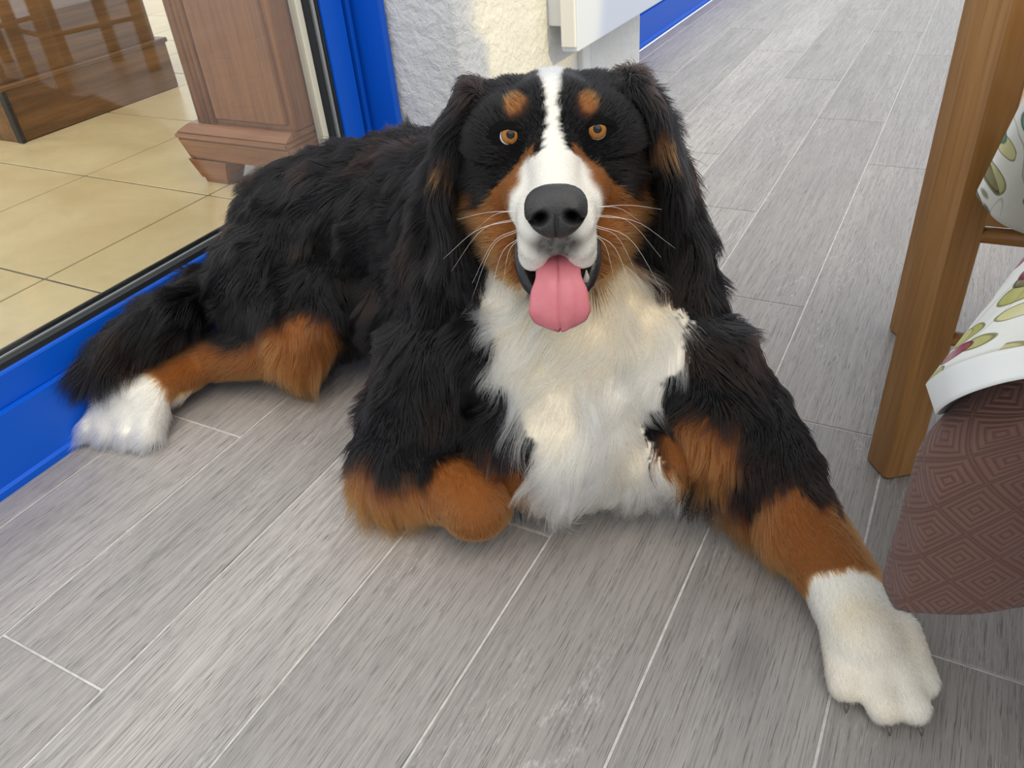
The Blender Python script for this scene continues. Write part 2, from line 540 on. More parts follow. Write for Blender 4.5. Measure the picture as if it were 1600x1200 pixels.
ch = empty('wooden_chest', (-2.8, 1.7, ZI))
tag(ch, 'dark worn wooden chest with black corner straps at the far left behind the glass', 'chest')
cx0, cx1, cy0, cy1 = -3.5, -2.46, 1.40, 2.02
child(box('plinth', (cx0, cy0, ZI), (cx1, cy1, ZI + .155), M_CHEST, None, .004), ch)
child(box('body', (cx0 + .02, cy0 + .02, ZI + .160), (cx1 - .02, cy1 - .02, ZI + .85), M_CHEST, None, .006), ch)
child(box('corner_strap', (cx1 - .022, cy0 - .004, ZI + .001), (cx1 + .004, cy0 + .010, ZI + .158), M_IRON, None, .002), ch)
child(box('ledge', (cx0 - .006, cy0 - .006, ZI + .150), (cx1 + .006, cy1 + .006, ZI + .165), M_CHEST, None, .003), ch)


# ------------------------------------------------------------------ beech chairs round the table
def leg_mesh(h, w0, w1, lean=(0, 0), ch_=.006):
    """square tapering leg with chamfered edges, foot at the origin"""
    v, f = [], []
    rows = [(0.0, w1 * .86), (.004, w1), (h, w0)]
    for z, w in rows:
        t = z / h
        cx, cy = lean[0] * t, lean[1] * t
        c, s = w / 2, w / 2 - ch_
        for px_, py_ in ((c, -s), (c, s), (s, c), (-s, c), (-c, s), (-c, -s), (-s, -c), (s, -c)):
            v.append((cx + px_, cy + py_, z))
    n = 8
    for r in range(len(rows) - 1):
        for k in range(n):
            f.append((r * n + k, r * n + (k + 1) % n, (r + 1) * n + (k + 1) % n, (r + 1) * n + k))
    f.append(tuple(range(n - 1, -1, -1))); f.append(tuple(range(2 * n, 3 * n)))
    return pydata('leg', v, f)


def make_chair(label, loc, rz):
    root = empty('dining_chair', loc)
    root.rotation_euler = (0, 0, rz)
    tag(root, label, 'chair', 'beech dining chairs')
    # local: seat faces +x, the two legs of one side along y=-.2
    for (x, y, h, lx) in ((0, -.2, .90, 0), (0, .2, .90, 0), (.42, -.2, .43, 0), (.42, .2, .43, 0)):
        o = link('leg', leg_mesh(h, .052, .054, (lx, 0)), M_CHAIR, root)
        o.location = (x, y, 0)
        o.rotation_euler = (0, 0, .62)
    for y, z in ((-.2, .235), (-.2, .385), (.2, .385)):
        tube('rung', [(.0, y, z), (.42, y, z)], [.010, .010], M_CHAIR_X, root, 12)
    tube('rung', [(.42, -.2, .235), (.42, .2, .235)], [.010, .010], M_CHAIR_X, root, 12)
    for x in (.04, .42):
        box('apron', (x - .01, -.19, .400), (x + .01, .19, .435), M_CHAIR_X, root, .002)
    for y in (-.2, .2):
        box('apron', (-.0, y - .01, .400), (.42, y + .01, .43), M_CHAIR_X, root, .002)
    box('seat', (.03, -.225, .43), (.45, .225, .452), M_CHAIR_X, root, .008, 2)
    for z in (.70, .79):
        box('back_slat', (-.058, -.19, z), (-.040, .19, z + .055), M_CHAIR_X, root, .004)
    return root


_ch = make_chair('honey coloured wooden chair whose legs stand right of the dog', (.018, 1.25, 0), math.radians(2.5))
make_chair('wooden chair mirrored in the glass, nearer the glass edge', (1.05, 2.75, 0), math.radians(-75))
make_chair('wooden chair mirrored in the glass at the far left', (1.75, 2.7, 0), math.radians(-100))


# ------------------------------------------------------------------ table with floral cloth over brown quilted underlay
def catmull(P, n):
    P = np.array(P, float)
    Q = np.vstack([2 * P[0] - P[1], P, 2 * P[-1] - P[-2]])
    out = []
    for t in np.linspace(0, len(P) - 1 - 1e-9, n):
        i = int(t); u = t - i
        a, b, c, d = Q[i], Q[i + 1], Q[i + 2], Q[i + 3]
        out.append(.5 * ((2 * b) + (-a + c) * u + (2 * a - 5 * b + 4 * c - d) * u * u + (-a + 3 * b - 3 * c + d) * u ** 3))
    return np.array(out)


def drape(name, top, bot, ns, nt, bulge, mat, parent=None, t0=0.0, t1=1.0, offset=0.0, thick=.0016, curl=None):
    Tp, Bt = catmull(top, ns), catmull(bot, ns)
    ts = np.linspace(t0, t1, nt)
    grid = np.zeros((nt, ns, 3))
    for j, t in enumerate(ts):
        w_ = t
        if curl:
            w_ = min(1, max(0, (t - curl[0]) / (curl[1] - curl[0])))
            w_ = w_ * w_ * (3 - 2 * w_)
        row = Tp * (1 - w_) + Bt * w_
        row[:, 2] = Tp[:, 2] * (1 - t) + Bt[:, 2] * t
        cen = np.array([.75, 1.0, 0])
        d = row - cen; d[:, 2] = 0
        d /= np.linalg.norm(d, axis=1)[:, None]
        row += d * (bulge * math.sin(math.pi * min(1, t) ** 1.2))
        grid[j] = row
    du = np.gradient(grid, axis=1); dv = np.gradient(grid, axis=0)
    nrm = np.cross(du, dv); nrm /= np.linalg.norm(nrm, axis=2)[:, :, None] + 1e-9
    grid = grid + nrm * offset
    su = np.concatenate([[0], np.cumsum(np.linalg.norm(np.diff(grid[-1], axis=0), axis=1))])
    sv = np.concatenate([[0], np.cumsum(np.linalg.norm(np.diff(grid.mean(1), axis=0), axis=1))])
    v = grid.reshape(-1, 3)
    f = [(j * ns + i, j * ns + i + 1, (j + 1) * ns + i + 1, (j + 1) * ns + i) for j in range(nt - 1) for i in range(ns - 1)]
    me = pydata(name, v, f)
    uvl = me.uv_layers.new(name='UVMap')
    idx = np.zeros(len(me.loops), int); me.loops.foreach_get('vertex_index', idx)
    uv = np.stack([su[idx % ns], -sv[idx // ns]], 1).astype(np.float32)
    uvl.data.foreach_set('uv', uv.ravel())
    o = link(name, me, mat, parent, smooth=True)
    md = o.modifiers.new('thickness', 'SOLIDIFY'); md.thickness = thick; md.offset = 0
    return o


tb = empty('dining_table', (.85, .95, 0))
tag(tb, 'wooden dining table under the cloths at the right edge', 'table')
child(box('table_top', (.22, .32, .70), (1.5, 1.00, .735), M_CHAIR_X, None, .01, 2), tb)
for (x, y) in ((.45, .42), (1.4, .42), (.45, .92), (1.4, .92)):
    o = link('leg', leg_mesh(.70, .06, .06), M_CHAIR, tb)
    o.location = (x - .85, y - .95, 0)


def tops(B, inward, z):
    B = np.array(B)
    T = B.copy()
    T[:, 2] = z
    T[:, :2] += (np.array([.75, .70]) - B[:, :2]) / np.linalg.norm(np.array([.75, .70]) - B[:, :2], axis=1)[:, None] * np.array(inward)[:, None]
    return T


BOTB = [at(1620, 830, .90), at(1470, 845, .85), at(1386, 885, .78), at(1398, 946, .745), at(1455, 958, .72), at(1530, 958, .70), at(1620, 945, .685), at(1850, 930, .66)]
ql = drape('table_underlay', tops(BOTB, [.22, .22, .22, .23, .24, .24, .24, .24], .737), BOTB, 90, 70, .0, M_QUILT, curl=(.08, .72))
tag(ql, 'brown quilted table underlay with raised diamond pattern hanging lowest at the right', 'table underlay')
BOTF = [at(1760, 350, 1.00), at(1640, 372, .95), at(1592, 362, .90), at(1552, 340, .87), at(1527, 300, .86), at(1580, 320, .93), at(1660, 480, .88), at(1580, 590, .78),
        at(1500, 590, .69), at(1449, 602, .650), at(1475, 578, .600), at(1530, 556, .565), at(1600, 540, .54), at(1720, 520, .51)]
INF = [.05, .05, .05, .05, .05, .03, .04, .08, .10, .10, .10, .10, .09, .08]
fl = drape('tablecloth', tops(BOTF, INF, .744), BOTF, 190, 50, .0, M_FLORAL)
tag(fl, 'white cotton tablecloth printed with green leaves, draped over the table edge', 'tablecloth')
HEMB = [at(1580, 630, .78), at(1500, 640, .695), at(1464, 648, .655), at(1482, 630, .600), at(1530, 609, .565), at(1600, 592, .54), at(1720, 580, .51)]
TF = tops(BOTF, INF, .744)


def hull(P):
    P = sorted(map(tuple, P))
    def half(Q):
        h = []
        for p in Q:
            while len(h) > 1 and (h[-1][0] - h[-2][0]) * (p[1] - h[-2][1]) - (h[-1][1] - h[-2][1]) * (p[0] - h[-2][0]) <= 0: h.pop()
            h.append(p)
        return h[:-1]
    return half(P) + half(P[::-1])


HU = hull([(p[0], p[1]) for p in TF[[2, 3, 4, 9, 10, 11, 12]]] + [(.20, .30), (1.52, .30), (1.52, 1.02), (.20, 1.02)])
n_ = len(HU)
me = pydata('cloth_top', [(x, y, .7375) for x, y in HU] + [(x, y, .7445) for x, y in HU],
            [tuple(range(n_ - 1, -1, -1)), tuple(range(n_, 2 * n_))] + [(i, (i + 1) % n_, (i + 1) % n_ + n_, i + n_) for i in range(n_)])
uvl = me.uv_layers.new(name='UVMap')
for lp in me.loops: uvl.data[lp.index].uv = me.vertices[lp.vertex_index].co[:2]
link('cloth_top', me, M_FLORAL, fl)
# the rest of the skirt, round the far side of the table
sk = [TF[-1], (.24, .31, .744), (.55, .30, .744), (1.0, .30, .744), (1.5, .30, .744), (1.52, .65, .744), (1.5, 1.02, .744), (1.0, 1.02, .744), (.6, 1.02, .744), TF[0]]
skb = [BOTF[-1]] + [(x + .05 * math.sin(5 * i) + (.03 if x > 1.4 else 0), y + .05 * math.cos(4 * i) * (1 if y > .6 else .3), .49) for i, (x, y, z) in enumerate(sk[1:-1])] + [BOTF[0]]
drape('skirt', sk, skb, 160, 14, .0, M_FLORAL, fl)
drape('hem', BOTF[7:], HEMB, 110, 8, .0, M_HEM, fl)


# ------------------------------------------------------------------ the dog
# head frame: x to the dog's left (picture right), y into the skull, z up; origin between the eyes
O_H = at(864, 211, .86)
_fw = np.array([-.03, -.559, .829]); _fw /= np.linalg.norm(_fw)
_x = np.array([math.cos(.08), math.sin(.08), 0]); _x -= _fw * (_x @ _fw); _x /= np.linalg.norm(_x)
HX, HY = RM @ _x, RM @ -_fw
HZ = np.cross(HX, HY)
HM = np.stack([HX, HY, HZ], 1)            # local -> world


def H(x, y, z): return O_H + HM @ np.array([x, y, z], float)
def HL(p): return (p - O_H) @ HM


dog = empty('dog', (-.55, .9, 0))
tag(dog, 'large black, rust and white long-haired dog lying on the grey floor', 'dog')
dog_inv = Matrix.Translation(-Vector(dog.location))


def dpt(o):
    o.parent = dog
    o.matrix_parent_inverse = dog_inv
    return o


# bones: start, end, radius at both, region
W_ = np.array
BONES = []


def bone(a, b, ra, rb, reg, flow=None, L=.03):
    BONES.append((W_(a, float), W_(b, float), ra, rb, reg, flow, L))


DOWN = W_([0, 0, -1.0])
chest_lo, chest_up = at(878, 650, 1.15), at(880, 500, 1.13)
neck = at(880, 370, 1.08)
wither = at(790, 345, 1.26)
mid, loin, rump = at(680, 345, 1.42), at(575, 352, 1.50), at(490, 368, 1.53)
back_flow = lambda p: W_([-.75, .1, -.45])
bone(chest_lo, chest_up, .133, .146, 'chest', W_([.0, -.15, -1]), .068)
bone(chest_up, neck, .146, .112, 'chest', W_([.0, -.15, -1]), .068)
bone(neck, H(0, .125, -.055), .115, .060, 'neck', W_([-.1, .25, -1]), .050)
bone(chest_up, wither, .150, .150, 'body', W_([-.5, .2, -.8]), .050)
bone(wither, mid, .155, .155, 'body', W_([-.8, .15, -.55]), .045)
bone(mid, loin, .155, .155, 'body', W_([-.8, 0, -.6]), .045)
bone(loin, rump, .155, .145, 'body', W_([-.75, -.25, -.6]), .045)
bone(at(800, 560, 1.30), at(650, 480, 1.42), .11, .11, 'body', W_([-.6, 0, -.8]), .045)
for s, e, r in ((-1, at(692, 520, 1.16), .075), (1, at(1040, 500, 1.11), .075)):
    bone(H(s * .085, .13, -.05), at(715 if s < 0 else 1025, 380, 1.08), .060, .068, 'ruff', W_([s * .15, -.1, -1]), .050)
    bone(at(715 if s < 0 else 1025, 380, 1.08), e, .068, r, 'ruff', W_([s * .2, -.15, -1]), .055)
# hind leg
hip, knee, hock = at(430, 440, 1.50), at(462, 530, 1.44), at(325, 562, 1.49)
hfoot, htoe = at(220, 622, 1.41), at(178, 652, 1.375)
bone(rump, hip, .135, .120, 'body', W_([-.5, -.4, -.7]), .045)
bone(hip, knee, .115, .072, 'thigh', W_([-.1, -.3, -1]), .040)
bone(at(520, 470, 1.46), knee, .10, .06, 'thigh', W_([-.1, -.3, -1]), .040)
bone(knee, hock, .064, .040, 'shank', W_([-.8, -.2, -.5]), .022)
bone(hock, hfoot, .036, .036, 'shank', W_([-.4, -.8, -.3]), .016)
for k in range(4):
    e = htoe + W_([.055, .012, 0]) * (k / 1.5 - 1) + W_([0, 0, -.004])
    e[2] = .026
    bone(hfoot + W_([.012, 0, -.008]) * (k - 1.5), e, .032, .022, 'hpaw', W_([-.3, -.85, -.45]), .036)
bone(at(262, 600, 1.44), at(278, 615, 1.46), .022, .016, 'hpaw', W_([.25, -.3, -1]), .030)
# tail
t0, t1, t2, t3 = at(400, 410, 1.54), at(322, 462, 1.50), at(226, 516, 1.425), at(146, 572, 1.375)
bone(t0, t1, .055, .044, 'tail', t1 - t0, .06)
bone(t1, t2, .044, .036, 'tail', t2 - t1, .08)
bone(t2, t3, .036, .020, 'tail', t3 - t2, .085)
# folded foreleg (picture left)
sh_l, el_l, wr_l = at(700, 560, 1.16), at(628, 725, 1.17), at(738, 775, 1.105)
bone(chest_up, sh_l, .12, .10, 'arm', W_([-.2, -.1, -1]), .045)
bone(sh_l, el_l, .10, .070, 'arm', W_([-.15, -.1, -1]), .042)
bone(el_l, wr_l, .062, .050, 'farm_l', W_([.6, -.2, -.6]), .014)
bone(at(742, 730, 1.14), at(742, 790, 1.095), .042, .048, 'farm_l', W_([0, -.3, -1]), .010)
pw = at(760, 800, 1.13); pw[2] = .035
bone(wr_l, pw + W_([-.06, .11, 0]), .040, .030, 'farm_l', W_([0, .3, -1]), .012)
# stretched foreleg (picture right)
sh_r, el_r, wr_r = at(1075, 585, 1.10), at(1200, 742, 1.06), at(1308, 905, .985)
kn_r = at(1350, 1010, .915)
bone(chest_up, sh_r, .12, .095, 'arm', W_([.2, -.1, -1]), .045)
bone(sh_r, el_r, .095, .068, 'arm', W_([.2, -.2, -1]), .035)
bone(el_r, wr_r, .060, .045, 'farm_r', wr_r - el_r, .014)
bone(wr_r, kn_r, .044, .041, 'paw', kn_r - wr_r, .011)
TOES = []
for (px_, py_, d_), (sx_, sy_, sd_) in (((1316, 1092, .908), (1312, 1015, .945)), ((1376, 1120, .880), (1347, 1025, .930)), ((1424, 1110, .870), (1380, 1018, .922)), ((1442, 1060, .885), (1402, 995, .930))):
    e = at(px_, py_, d_); e[2] = .022
    b0 = at(sx_, sy_, sd_); b0[2] = max(b0[2], .040)
    bone(b0, e, .0255, .0195, 'paw', e - b0, .008)
    TOES.append((e, (e - b0) / np.linalg.norm(e - b0)))
bone(at(950, 680, 1.14), at(1085, 712, 1.10), .085, .055, 'chest', W_([.05, -.1, -1]), .045)
bone(at(860, 690, 1.14), at(795, 725, 1.14), .075, .055, 'chest', W_([-.05, -.1, -1]), .045)
# head
def hb(a, b, ra, rb, reg='head', L=.012): bone(H(*a), H(*b), ra, rb, reg, None, L)
hb((0, .115, -.020), (0, .055, -.012), .062, .062, 'head', .012)
for s in (-1, 1):
    hb((s * .044, .105, -.020), (s * .046, .052, -.022), .058, .055, 'head', .012)
    hb((s * .060, .098, -.010), (s * .096, .104, .002), .046, .028, 'head', .016)
    hb((s * .058, .04, -.135), (s * .040, .000, -.150), .036, .026, 'cheek', .024)
    hb((s * .026, .030, -.002), (s * .050, .024, -.004), .026, .023, 'head', .008)
    hb((s * .058, .07, -.062), (s * .052, .022, -.066), .052, .036, 'cheek', .014)
    hb((s * .058, .05, -.100), (s * .050, .005, -.118), .046, .032, 'cheek', .020)
    hb((s * .036, .03, -.054), (s * .024, -.06, -.058), .034, .026, 'muzzle', .007)
    hb((s * .019, -.045, -.054), (s * .017, -.112, -.054), .025, .023, 'muzzle', .005)
    hb((s * .022, -.030, -.076), (s * .0215, -.104, -.080), .020, .0195, 'muzzle', .006)
    hb((s * .029, -.020, -.088), (s * .0255, -.094, -.098), .017, .0165, 'muzzle', .006)
hb((0, .02, -.014), (0, -.05, -.028), .034, .026, 'muzzle', .006)
hb((0, -.05, -.028), (0, -.116, -.038), .026, .024, 'muzzle', .005)
hb((0, -.05, -.068), (0, -.108, -.072), .018, .017, 'muzzle', .005)
hb((0, .06, -.100), (0, -.030, -.142), .052, .024, 'jaw', .022)
for s in (-1, 1):
    hb((s * .022, .02, -.116), (s * .018, -.040, -.142), .028, .018, 'jaw', .012)
    # ears: flat flaps hanging from the top corner of the skull
    for q in range(4):
        o = (q - 1.5) * .020
        hb((s * .092, .098 + o * .7, .030 - abs(o) * .2), (s * .120, .104 + o, -.012), .015, .014, 'ear', .026)
        hb((s * .120, .104 + o, -.012), (s * .139, .094 + o * 1.1, -.080), .014, .013, 'ear', .038)
        hb((s * .139, .094 + o * 1.1, -.080), (s * .138, .080 + o * .6, -.150), .013, .010, 'ear', .050)


def ico(sub):
    bm = bmesh.new()
    bmesh.ops.create_icosphere(bm, subdivisions=sub, radius=1)
    bm.verts.ensure_lookup_table()
    v = np.array([tuple(x.co) for x in bm.verts]); f = np.array([[x.index for x in fc.verts] for fc in bm.faces])
    bm.free()
    return v, f


def tri_mesh(name, v, f):
    me = bpy.data.meshes.new(name)
    me.vertices.add(len(v)); me.vertices.foreach_set('co', np.asarray(v, np.float32).ravel())
    me.loops.add(len(f) * 3); me.loops.foreach_set('vertex_index', np.asarray(f, np.int32).ravel())
    me.polygons.add(len(f)); me.polygons.foreach_set('loop_start', np.arange(0, len(f) * 3, 3, dtype=np.int32))
    me.update(calc_edges=True)
    return me


def blob_mesh():
    iv, jf = ico(3)
    vs, fs, base = [], [], 0
    for a, b, ra, rb, *_ in BONES:
        n = max(2, int(np.linalg.norm(b - a) / (.30 * min(ra, rb))) + 1)
        for t in np.linspace(0, 1, n):
            r = ra + (rb - ra) * t
            c = a + (b - a) * t
            if c[2] - r < .006: c = c.copy(); c[2] = r + .006
            vs.append(iv * r + c); fs.append(jf + base); base += len(iv)
    me = tri_mesh('blobs', np.concatenate(vs), np.concatenate(fs))
    o = bpy.data.objects.new('blobs', me)
    COL.objects.link(o)
    md = o.modifiers.new('r', 'REMESH'); md.mode = 'VOXEL'; md.voxel_size = .0055; md.adaptivity = 0
    sm = o.modifiers.new('s', 'SMOOTH'); sm.factor = .5; sm.iterations = 4
    dg = bpy.context.evaluated_depsgraph_get()
    ev = o.evaluated_get(dg)
    out = bpy.data.meshes.new_from_object(ev)
    bpy.data.objects.remove(o)
    return out


body_me = blob_mesh()
body_me.name = 'body'
nv = len(body_me.vertices)
V = np.zeros(nv * 3); body_me.vertices.foreach_get('co', V); V = V.reshape(-1, 3)
VN = np.zeros(nv * 3); body_me.vertex_normals.foreach_get('vector', VN); VN = VN.reshape(-1, 3)


# ---- smooth value noise
def vnoise(p, scale, seed):
    q = p * scale + seed * 17.31
    i = np.floor(q).astype(np.int64); f = q - i
    f = f * f * (3 - 2 * f)
    def h(a, b, c):
        n = (a * 374761393 + b * 668265263 + c * 2147483647 + seed * 974711) & 0xffffffff
        n = ((n ^ (n >> 13)) * 1274126177) & 0xffffffff
        return ((n ^ (n >> 16)) & 0xffff) / 65535.0
    r = 0
    for dx in (0, 1):
        for dy in (0, 1):
            for dz in (0, 1):
                w = (f[:, 0] if dx else 1 - f[:, 0]) * (f[:, 1] if dy else 1 - f[:, 1]) * (f[:, 2] if dz else 1 - f[:, 2])
                r = r + w * h(i[:, 0] + dx, i[:, 1] + dy, i[:, 2] + dz)
    return r


def vn3(p, scale, seed): return np.stack([vnoise(p, scale, seed + k) for k in range(3)], 1) * 2 - 1
def sstep(a, b, x):
    t = np.clip((x - a) / (b - a), 0, 1)
    return t * t * (3 - 2 * t)


# ---- bone weights -> region, flow, hair length
def fields(P, N):
    D = np.zeros((len(BONES), len(P)), np.float32)
    for i, (a, b, ra, rb, *_) in enumerate(BONES):
        ab = b - a
        t = np.clip(((P - a) @ ab) / (ab @ ab + 1e-9), 0, 1)
        D[i] = np.linalg.norm(P - (a + t[:, None] * ab), axis=1) - (ra + (rb - ra) * t)
    D -= D.min(0)
    Wt = np.exp(-D / .012)
    Wt /= Wt.sum(0)
    regs = sorted(set(b[4] for b in BONES))
    RW = {r: sum(Wt[i] for i, b in enumerate(BONES) if b[4] == r) for r in regs}
    L = sum(Wt[i] * b[6] for i, b in enumerate(BONES))
    q = HL(P)
    # head hair runs away from the nose, over the skull and down the cheeks
    hf = np.stack([np.sign(q[:, 0]) * sstep(0, .05, np.abs(q[:, 0])) * .55, np.ones(len(q)), np.where(q[:, 2] > -.03, .15, -.55)], 1)
    ear = np.stack([np.sign(q[:, 0]) * .15, -.1 + 0 * q[:, 0], -1 + 0 * q[:, 0]], 1)
    hf, ear = hf @ HM.T, ear @ HM.T
    hf /= np.linalg.norm(hf, axis=1)[:, None]
    F = np.zeros_like(P)
    for i, b in enumerate(BONES):
        if b[5] is not None:
            v = b[5] / np.linalg.norm(b[5])
            F += Wt[i][:, None] * v
        elif b[4] == 'ear': F += Wt[i][:, None] * ear
        else: F += Wt[i][:, None] * hf
    return RW, F, L


RW, FL, LEN = fields(V, VN)
HEADW = sum(RW[r] for r in ('head', 'cheek', 'muzzle', 'jaw', 'ear'))

# ---- coat pattern, all in the dog's own space
BLACK, RUST, WHITE, CREAM = W_([.0042, .0038, .0042]), W_([.235, .083, .021]), W_([.88, .84, .755]), W_([.82, .67, .44])
GREY = W_([.09, .09, .095])


def poly_in(px, py, poly):
    poly = np.array(poly); n = len(poly); ins = np.zeros(len(px), bool)
    j = n - 1
    for i in range(n):
        xi, yi, xj, yj = *poly[i], *poly[j]
        c = ((yi > py) != (yj > py)) & (px < (xj - xi) * (py - yi) / (yj - yi + 1e-12) + xi)
        ins ^= c; j = i
    return ins


def coat(P, RW):
    n = len(P)
    wob = vn3(P, 55, 3) * .006 + vn3(P, 150, 9) * .004
    Q = P + wob
    col = np.tile(BLACK, (n, 1))
    def paint(mask, c):
        m = np.clip(mask, 0, 1)[:, None]
        col[:] = col * (1 - m) + c * m
    warm = vnoise(P, 16, 31)
    paint(.3 * sstep(.62, .8, warm) * (1 - sum(RW[r] for r in ('head', 'muzzle'))), W_([.030, .014, .009]))
    def spot(c, r, colr, soft=.15, sc=None):
        d = (Q - c)
        if sc is not None: d = d * sc
        d = np.linalg.norm(d, axis=1)
        paint(1 - sstep(r * (1 - soft), r * (1 + soft), d), colr)
    # chest blaze: outline on the front of the chest (x, z)
    CP = [at(*p_)[[0, 2]] for p_ in ((700, 470, 1.0), (702, 505, 1.0), (738, 548, 1.0), (765, 592, 1.04), (820, 640, 1.04), (836, 690, 1.04), (806, 720, 1.12), (790, 800, 1.15), (890, 860, 1.15),
          (1000, 840, 1.15), (1110, 810, 1.13), (1082, 728, 1.08), (1000, 705, 1.05), (1005, 672, 1.04), (1038, 612, 1.03), (1072, 545, 1.0), (1045, 495, 1.0), (1005, 470, 1.0), (990, 400, 1.0), (760, 400, 1.0))]
    front = sum(RW[r] for r in ('chest', 'neck', 'arm', 'ruff')) > .4
    Qc = P + vn3(P, 32, 21) * .016 + vn3(P, 90, 22) * .010
    inside = poly_in(Qc[:, 0], Qc[:, 2], CP) & (VN_now[:, 1] < .15) & (P[:, 1] < .90) & front
    cr = sstep(.45, .62, vnoise(P, 12, 5)) * .55 + .45 * sstep(.22, .36, P[:, 2])
    paint(inside * 1.0, WHITE)
    paint(inside * np.clip(cr, 0, 1) * .8, CREAM)
    # folded foreleg
    spot(at(748, 790, 1.06), .078, RUST, .15)
    spot(at(640, 815, 1.12), .060, RUST, .3)
    spot(at(585, 770, 1.15), .055, RUST, .35)
    spot(at(770, 735, 1.08), .035, RUST, .3)
    # stretched foreleg
    a, b = el_r, wr_r
    ab = b - a; t = ((Q - a) @ ab) / (ab @ ab)
    side = W_([.85, .52, .1]); side /= np.linalg.norm(side)
    off = (Q - (a + t[:, None] * ab)) @ side
    fr = RW['farm_r'] + RW['paw'] * 1.0
    paint((fr > .45) * sstep(-.05, .05, t - .08 - .44 * np.exp(-((off - .020) / .019) ** 2) - .26 * (off > .03)), RUST)
    spot(at(1095, 705, 1.03), .050, RUST, .25)
    spot(at(1150, 815, 1.06), .042, RUST * .8, .3)
    tp = ((Q - wr_r) @ (kn_r - wr_r)) / ((kn_r - wr_r) @ (kn_r - wr_r))
    paint((fr > .45) * sstep(.12, .22, tp), WHITE)
    paint((fr > .45) * sstep(.2, .8, tp) * .8 * vnoise(P, 30, 8), CREAM)
    # hind leg
    spot(knee + W_([.03, -.09, -.02]), .085, RUST, .25)
    spot(at(480, 540, 1.37), .055, RUST, .3)
    spot(at(400, 590, 1.45), .060, RUST, .25)
    sk = RW['shank']
    low = sstep(.11, .06, Q[:, 2])
    paint((sk > .5) * low, RUST)
    tt = ((Q - hock) @ (hfoot - hock)) / ((hfoot - hock) @ (hfoot - hock))
    hp = RW['hpaw'] + RW['shank']
    paint((hp > .5) * sstep(.3, .45, -tt + 1.0 - .3) * 0, RUST)
    paint((hp > .5) * sstep(-.1, .1, tt), RUST)
    paint((hp > .5) * sstep(.72, .86, tt), WHITE)
    spot(at(285, 622, 1.45), .022, WHITE * W_([1, .95, .82]), .3)
    # head
    q = HL(P + wob * .4)
    x, y, z = q.T
    ax = np.abs(x)
    t_ = .947 * z + .32 * y
    for s in (-1, 1): spot(H(s * .062, .02, -.145), .042, RUST, .3)
    hw = sum(RW[r] for r in ('head', 'cheek', 'muzzle', 'jaw')) > .5
    hb_ = sum(RW[r] for r in ('head', 'cheek', 'muzzle', 'jaw', 'neck')) > .5
    ru = (t_ < -.040 - (ax - .053) * 1.0) & (ax > .02) & hw
    paint(ru * 1.0, RUST)
    for s in (-1, 1):
        d = np.hypot((x - s * .0375) / .0115, (t_ - (.034 if s < 0 else .029)) / .0145)
        paint((1 - sstep(.75, 1.15, d)) * hw, RUST * .9)
        d = np.hypot((x - s * .103) / .010, (t_ + .072) / .020)
        paint((1 - sstep(.7, 1.2, d)) * hw, RUST)
    # blaze and white muzzle
    bw = np.interp(t_, [-.03, -.012, .0, .04, .08, .12], [.018, .0085, .0062, .0066, .0155, .020])
    paint((1 - sstep(bw * .75, bw * 1.15, ax)) * hb_ * (t_ > -.04) * (z > -.02), WHITE)
    mw = np.interp(t_, [-.13, -.10, -.06, -.04, -.025, -.015], [.052, .052, .052, .046, .030, .010])
    mz = (1 - sstep(mw * .9, mw * 1.05, ax)) * (y < -.012 + ax * .0) * hw
    rustlip = sstep(-.070, -.040, y) * sstep(.030, .042, ax)
    paint(mz * (1 - rustlip), WHITE)
    # grey speckled chin of the upper lip below the nose
    d = np.hypot(x / .030, (z + .072) / .024)
    paint((1 - sstep(.55, 1.15, d)) * (y < -.085) * (.70 + .3 * vnoise(P, 420, 12)), GREY * .4)
    paint(1.0 * ((ax < .045) & (y < .0) & (z < -.110) & (z > -.145) & hw & (RW['cheek'] < .4)), BLACK)
    # throat
    jw = RW['jaw']
    paint((jw > .35) * sstep(-.155, -.175, z) * (ax < .09), CREAM)
    paint((jw > .35) * (ax < .022) * (y < 0), WHITE)
    # rust touches under the ears
    spot(H(-.132, .055, -.045), .011, RUST * .5, .4)
    spot(H(.130, .060, -.030), .011, RUST * .5, .4)
    return col


VN_now = VN
VC = coat(V, RW)
ca = body_me.attributes.new('coat', 'FLOAT_COLOR', 'POINT')
ca.data.foreach_set('color', np.concatenate([VC * .85, np.ones((nv, 1))], 1).astype(np.float32).ravel())
bmt = NT('dog_skin')
bmt.p(Base_Color=bmt.n('ShaderNodeAttribute', _attribute_name='coat').outputs['Color'], Roughness=.9, Specular_IOR_Level=.1)
body_me.materials.clear()
dpt(link('body', body_me, bmt.m, None, smooth=True))
BVH = BVHTree.FromPolygons([tuple(v) for v in V], [tuple(p.vertices) for p in body_me.polygons])

# ---- fur
EYES = [H(-.049, .004, .001), H(.049, .004, .001)]
NOSE_C = H(0, -.140, -.030)


def tri_data():
    body_me.calc_loop_triangles()
    n = len(body_me.loop_triangles)
    t = np.zeros(n * 3, np.int32); body_me.loop_triangles.foreach_get('vertices', t)
    return t.reshape(-1, 3)


